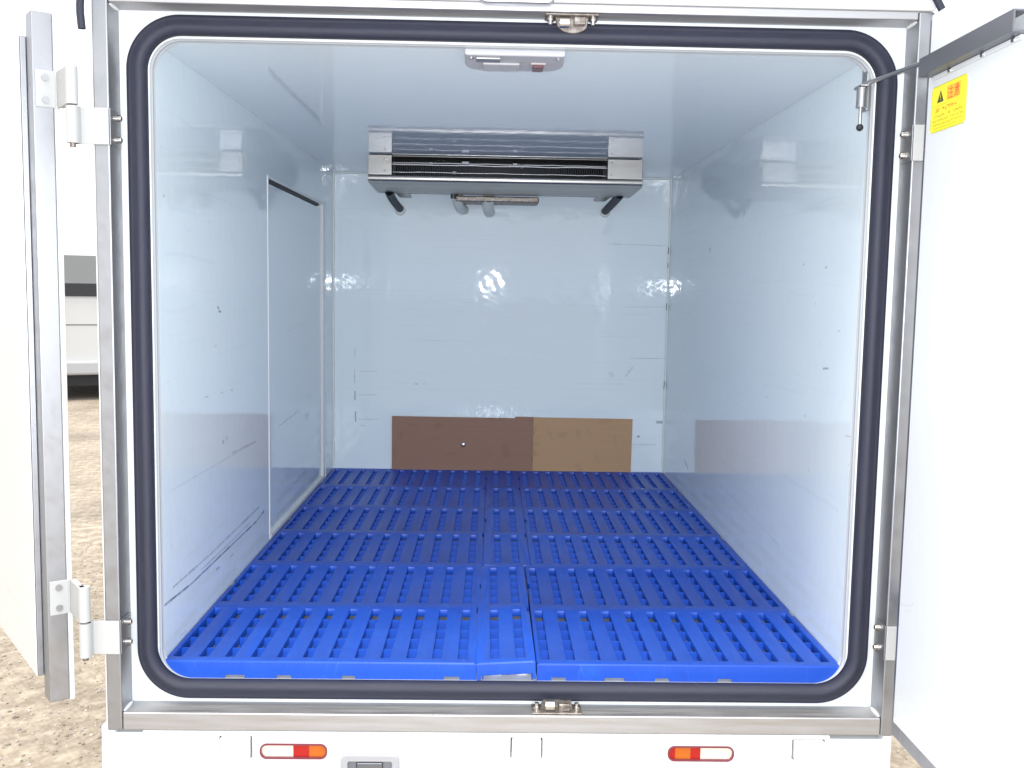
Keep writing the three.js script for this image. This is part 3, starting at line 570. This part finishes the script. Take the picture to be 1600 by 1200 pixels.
// ---------------------------------------------------------------- cardboard against the end wall
{
  const card = (tone, lightT) => canvas(512, 256, (c, w, h) => {
    c.fillStyle = `rgb(${tone})`; c.fillRect(0, 0, w, h);
    for (let i = 0; i < 260; i++) { c.strokeStyle = rnd() < 0.5 ? `rgba(${lightT},${rr(0.02, 0.06)})` : `rgba(70,48,36,${rr(0.015, 0.05)})`; c.lineWidth = rr(0.6, 2.5); const y = rr(0, h), x = rr(0, w), l = rr(30, 260); c.beginPath(); c.moveTo(x, y); c.lineTo(x + l, y + rr(-2, 2)); c.stroke(); }
    for (let i = 0; i < 14; i++) { c.fillStyle = `rgba(80,56,44,${rr(0.03, 0.1)})`; c.beginPath(); c.ellipse(rr(0, w), rr(0, h), rr(6, 40), rr(4, 16), rr(0, 3), 0, 7); c.fill(); }
  });
  const zc = ZB + 0.0075;
  function sheet(name, label, pts, tone, lt, z, x0, w) {
    const s = new THREE.Shape(); pts.forEach(([x, y], i) => i ? s.lineTo(x, y) : s.moveTo(x, y)); s.closePath();
    const g = new THREE.ExtrudeGeometry(s, { depth: 0.004, bevelEnabled: true, bevelSize: 0.0006, bevelThickness: 0.0006, bevelSegments: 1 }); g.translate(0, 0, z);
    wallUV(g, x => (x - x0) / w, (x, y) => (y - 0.84) / 0.27);
    const m = part(name, g, new THREE.MeshPhysicalMaterial({ map: card(tone, lt), roughness: 0.75 }), null);
    m.userData = { label, category: 'cardboard', group: 'cardboard sheets against the end wall' }; m.name = numbered(name); return m;
  }
  const c1 = sheet('cardboard_sheet', 'darker brown cardboard sheet against the far wall, with a bright nail', [[-0.483, 0.811], [0.154, 0.811], [0.154, 1.097], [0.074, 1.0975], [0.07, 1.0905], [-0.483, 1.093]], '142,109,92', '172,136,114', zc, -0.483, 0.64);
  sheet('cardboard_sheet', 'lighter tan cardboard sheet right of the darker brown one', [[0.135, 0.811], [0.602, 0.811], [0.605, 1.0935], [0.135, 1.0955]], '176,142,108', '200,168,132', zc - 0.0056, 0.135, 0.47);
  part('nail_head', [ball(0.011, [-0.161, 0.968, zc + 0.0048], 1, 1, 0.45)], M.steel, c1);
}

// ---------------------------------------------------------------- evaporator under the ceiling
{
  const e = thing('evaporator_unit', 'silver cooling unit hung from the ceiling at the far end', 'cooling unit');
  const zf = -1.69, zb = -2.07, x0 = -0.515, x1 = 0.523, yT = YC - 0.003, yB = 2.072;
  // end plates of the front
  const ep = (a, b) => bx(a, b, 2.0935, yT - 0.001, zf - 0.03, zf, 0.0015);
  part('end_plate', ep(x0, -0.426), M.stainless, e); part('end_plate', ep(0.39, x1), M.stainless, e);
  part('side_panel', bx(x0, x0 + 0.003, yB + 0.003, yT - 0.002, zb, zf - 0.0305), M.stainless, e);
  part('side_panel', bx(x1 - 0.003, x1, yB + 0.003, yT - 0.002, zb, zf - 0.0305), M.stainless, e);
  part('top_panel', bx(x0 + 0.0035, x1 - 0.0035, yT - 0.0015, yT, zb, zf - 0.0305), M.stainless, e);
  part('back_panel', bx(x0 + 0.0035, x1 - 0.0035, yB + 0.003, yT - 0.002, zb, zb + 0.003), M.stainless, e);
  // rolled front lip running into the drip tray underneath, its ends cut at a slant
  const tray = new THREE.Shape();
  tray.moveTo(zf - 0.004, 2.0928); tray.lineTo(zf + 0.002, 2.0922); tray.quadraticCurveTo(zf + 0.004, 2.0915, zf + 0.0045, 2.089); tray.lineTo(zf + 0.0045, 2.077); tray.quadraticCurveTo(zf + 0.004, 2.0715, zf - 0.004, 2.0708); tray.lineTo(zf - 0.02, 2.0695); tray.lineTo(zb + 0.06, 2.060); tray.lineTo(zb, 2.062); tray.lineTo(zb, 2.066); tray.lineTo(zf - 0.02, 2.074); tray.closePath();
  const tg = new THREE.ExtrudeGeometry(tray, { depth: x1 - x0, bevelEnabled: false, curveSegments: 8 }); tg.rotateY(-Math.PI / 2); tg.translate(x1, 0, 0);
  part('drip_tray', metreUV(toCreasedNormals(tg, 0.6)), M.stainless, e);
  // dark inside with guard bars and coil pipes
  part('inner_box', [bx(x0 + 0.004, x1 - 0.004, 2.076, yT - 0.004, zf - 0.16, zf - 0.155)], M.black, e);
  for (const [y, z, r] of [[2.147, zf - 0.06, 0.003], [2.1345, zf - 0.01, 0.0034], [2.109, zf - 0.035, 0.003]]) {
    const pts = []; for (let i = 0; i <= 16; i++) pts.push([-0.425 + 0.814 * i / 16, y + rr(-0.0012, 0.0012), z]);
    part('guard_bar', tube(pts, r, 48, 8), M.satin, e);
  }
  for (const [x, y, w] of [[-0.29, 2.145, 0.016], [-0.165, 2.15, 0.03], [0.03, 2.147, 0.02], [0.06, 2.14, 0.012], [-0.2, 2.112, 0.016]]) part('guard_clip', bx(x, x + w, y - 0.007, y + 0.006, zf - 0.066, zf - 0.05, 0.002), M.rail, e);
  const fins = []; for (let i = 0; i < 90; i++) { const x = -0.42 + i * 0.009; fins.push(bx(x, x + 0.0008, 2.08, yT - 0.005, zf - 0.15, zf - 0.09)); }
  const fm = part('cooling_fins', fins, M.dark, e); fm.userData.kind = 'stuff';
  const rv = []; for (const x of [-0.453, 0.405]) for (const y of [2.155, 2.11]) rv.push(ball(0.0035, [x, y, zf], 1, 1, 0.6));
  rv.forEach(r => part('rivet', r, M.satin, e));
  // hoses, motor plate and drain pipes between the unit and the wall
  part('drain_pipe', tube([[-0.47, 2.062, -2.02], [-0.468, 2.045, -2.12], [-0.458, 2.025, -2.25], [-0.454, 2.018, ZB + 0.004]], 0.017, 20, 14), M.dark, e);
  part('drain_pipe', tube([[0.48, 2.066, -2.02], [0.472, 2.05, -2.12], [0.46, 2.032, -2.25], [0.456, 2.024, ZB + 0.004]], 0.017, 20, 14), M.dark, e);
  part('pipe_putty', ball(0.024, [-0.454, 2.012, ZB + 0.002], 1, 1, 0.5), M.hose, e); part('pipe_putty', ball(0.022, [0.456, 2.018, ZB + 0.002], 1, 1, 0.5), M.hose, e);
  part('motor_plate', bx(-0.2, 0.15, 2.034, 2.0575, -2.24, -2.085, 0.006), M.worn, e);
  part('coolant_hose', tube([[-0.19, 2.06, -2.09], [-0.19, 2.03, -2.16], [-0.18, 2.018, -2.26], [-0.172, 2.018, ZB + 0.004]], 0.022, 20, 14), M.hose, e);
  part('coolant_hose', tube([[-0.06, 2.055, -2.09], [-0.064, 2.028, -2.16], [-0.06, 2.014, -2.26], [-0.058, 2.012, ZB + 0.004]], 0.025, 20, 14), M.hose, e);
  part('hose_clip', [bx(-0.222, -0.19, 2.05, 2.068, -2.16, -2.12, 0.004)], M.black, e);
  part('mounting_block', [bx(-0.45, -0.40, 2.063, 2.072, -2.3, -2.0705, 0.002), bx(0.40, 0.45, 2.063, 2.072, -2.3, -2.0705, 0.002)], M.stainless, e);
}

// ---------------------------------------------------------------- lamp on the ceiling just inside the opening
{
  const l = thing('ceiling_lamp', 'pale plastic interior lamp with a red switch on the ceiling by the opening', 'lamp', [0, YC, -0.076]);
  const plastic = new THREE.MeshPhysicalMaterial({ color: lin(0.40, 0.41, 0.44), roughness: 0.5 });
  const s = new THREE.Shape(); s.moveTo(-0.1, -0.068); s.lineTo(0.1, -0.068); s.lineTo(0.103, 0.02); s.quadraticCurveTo(0.1, 0.062, 0.07, 0.07); s.lineTo(-0.07, 0.07); s.quadraticCurveTo(-0.1, 0.062, -0.103, 0.02); s.closePath();
  const g = new THREE.ExtrudeGeometry(s, { depth: 0.006, bevelEnabled: true, bevelSize: 0.004, bevelThickness: 0.0045, bevelSegments: 3 }); g.rotateX(-Math.PI / 2); g.translate(0, -0.011, 0);
  part('housing', metreUV(g), plastic, l);
  part('lens', bx(-0.068, 0.012, -0.0215, -0.0152, -0.052, 0.012, 0.004), new THREE.MeshPhysicalMaterial({ color: lin(0.52, 0.52, 0.54), roughness: 0.4, transmission: 0.3, thickness: 0 }), l);
  part('reflector_bar', bx(-0.082, -0.03, -0.0205, -0.0152, 0.028, 0.058, 0.002), M.satin, l);
  part('switch_frame', bx(0.035, 0.068, -0.0188, -0.0152, -0.052, 0.012, 0.0015), new THREE.MeshPhysicalMaterial({ color: lin(0.42, 0.36, 0.38), roughness: 0.4 }), l);
  part('switch', bx(0.04, 0.063, -0.0235, -0.0186, -0.043, 0.003, 0.002), new THREE.MeshPhysicalMaterial({ color: lin(0.1, 0.02, 0.03), roughness: 0.3 }), l);
  for (const x of [-0.092, 0.092]) part('screw', cyl(0.005, 0.004, [x, -0.0165, 0.048], [0, 1, 0]), M.steel, l);
}

// ---------------------------------------------------------------- white van parked far behind, glimpsed past the left door
{
  const v = thing('parked_van', 'white van parked behind, glimpsed between the left door and the frame', 'van', [-5.75, 0, -12.1]);
  v.rotation.y = 0.42;
  const s = new THREE.Shape(); // side profile: x = length (rear at 0), y = height
  s.moveTo(0, 0.42); s.lineTo(0, 1.4); s.lineTo(-0.1, 2.0); s.quadraticCurveTo(-0.16, 2.15, -0.35, 2.17); s.lineTo(-3.1, 2.16); s.quadraticCurveTo(-3.4, 2.12, -3.6, 1.8); s.lineTo(-4.1, 1.1); s.lineTo(-4.2, 0.42); s.closePath();
  const g = new THREE.ExtrudeGeometry(s, { depth: 1.58, bevelEnabled: true, bevelSize: 0.05, bevelThickness: 0.06, bevelSegments: 3 }); g.translate(0, 0, -0.79); g.rotateY(-Math.PI / 2);  // length runs along z, rear faces +z
  part('body', g, M.white, v);
  const glass = new THREE.MeshPhysicalMaterial({ color: lin(0.2, 0.21, 0.21), roughness: 0.08 });
  const rw = bx(-0.62, 0.62, -0.28, 0.28, -0.01, 0.01, 0.008); rw.rotateX(-0.165); rw.translate(0, 1.765, 0.012);
  part('rear_window', rw, glass, v);
  const band = bx(-0.66, 0.66, -0.09, 0.09, -0.012, 0.012, 0.008); band.rotateX(-0.165); band.translate(0, 1.56, 0.05); part('window_band', band, M.black, v);
  part('bumper', bx(-0.82, 0.82, 0.36, 0.56, 0.02, 0.14, 0.04), new THREE.MeshPhysicalMaterial({ color: lin(0.45, 0.46, 0.48), roughness: 0.5 }), v);
  part('underbody', bx(-0.74, 0.74, 0.2, 0.42, -4.0, 0.0), M.black, v);
  part('tailgate_seam', bx(-0.7, 0.7, 1.06, 1.072, 0.0, 0.053), M.dark, v);
  for (const x of [-0.7, 0.7]) {
    part('tail_lamp', bx(x - 0.07, x + 0.07, 0.75, 1.1, 0.02, 0.075, 0.02), new THREE.MeshPhysicalMaterial({ color: lin(0.5, 0.02, 0.02), roughness: 0.2 }), v);
    for (const z of [-0.75, -3.35]) { const w = sub('wheel', v, [x, 0.3, z]); part('tyre', cyl(0.3, 0.2, [0, 0, 0], [1, 0, 0], 36), M.black, w); part('rim', cyl(0.19, 0.21, [0, 0, 0], [1, 0, 0], 24), M.satin, w); }
  }
}

renderer.render(scene, camera);
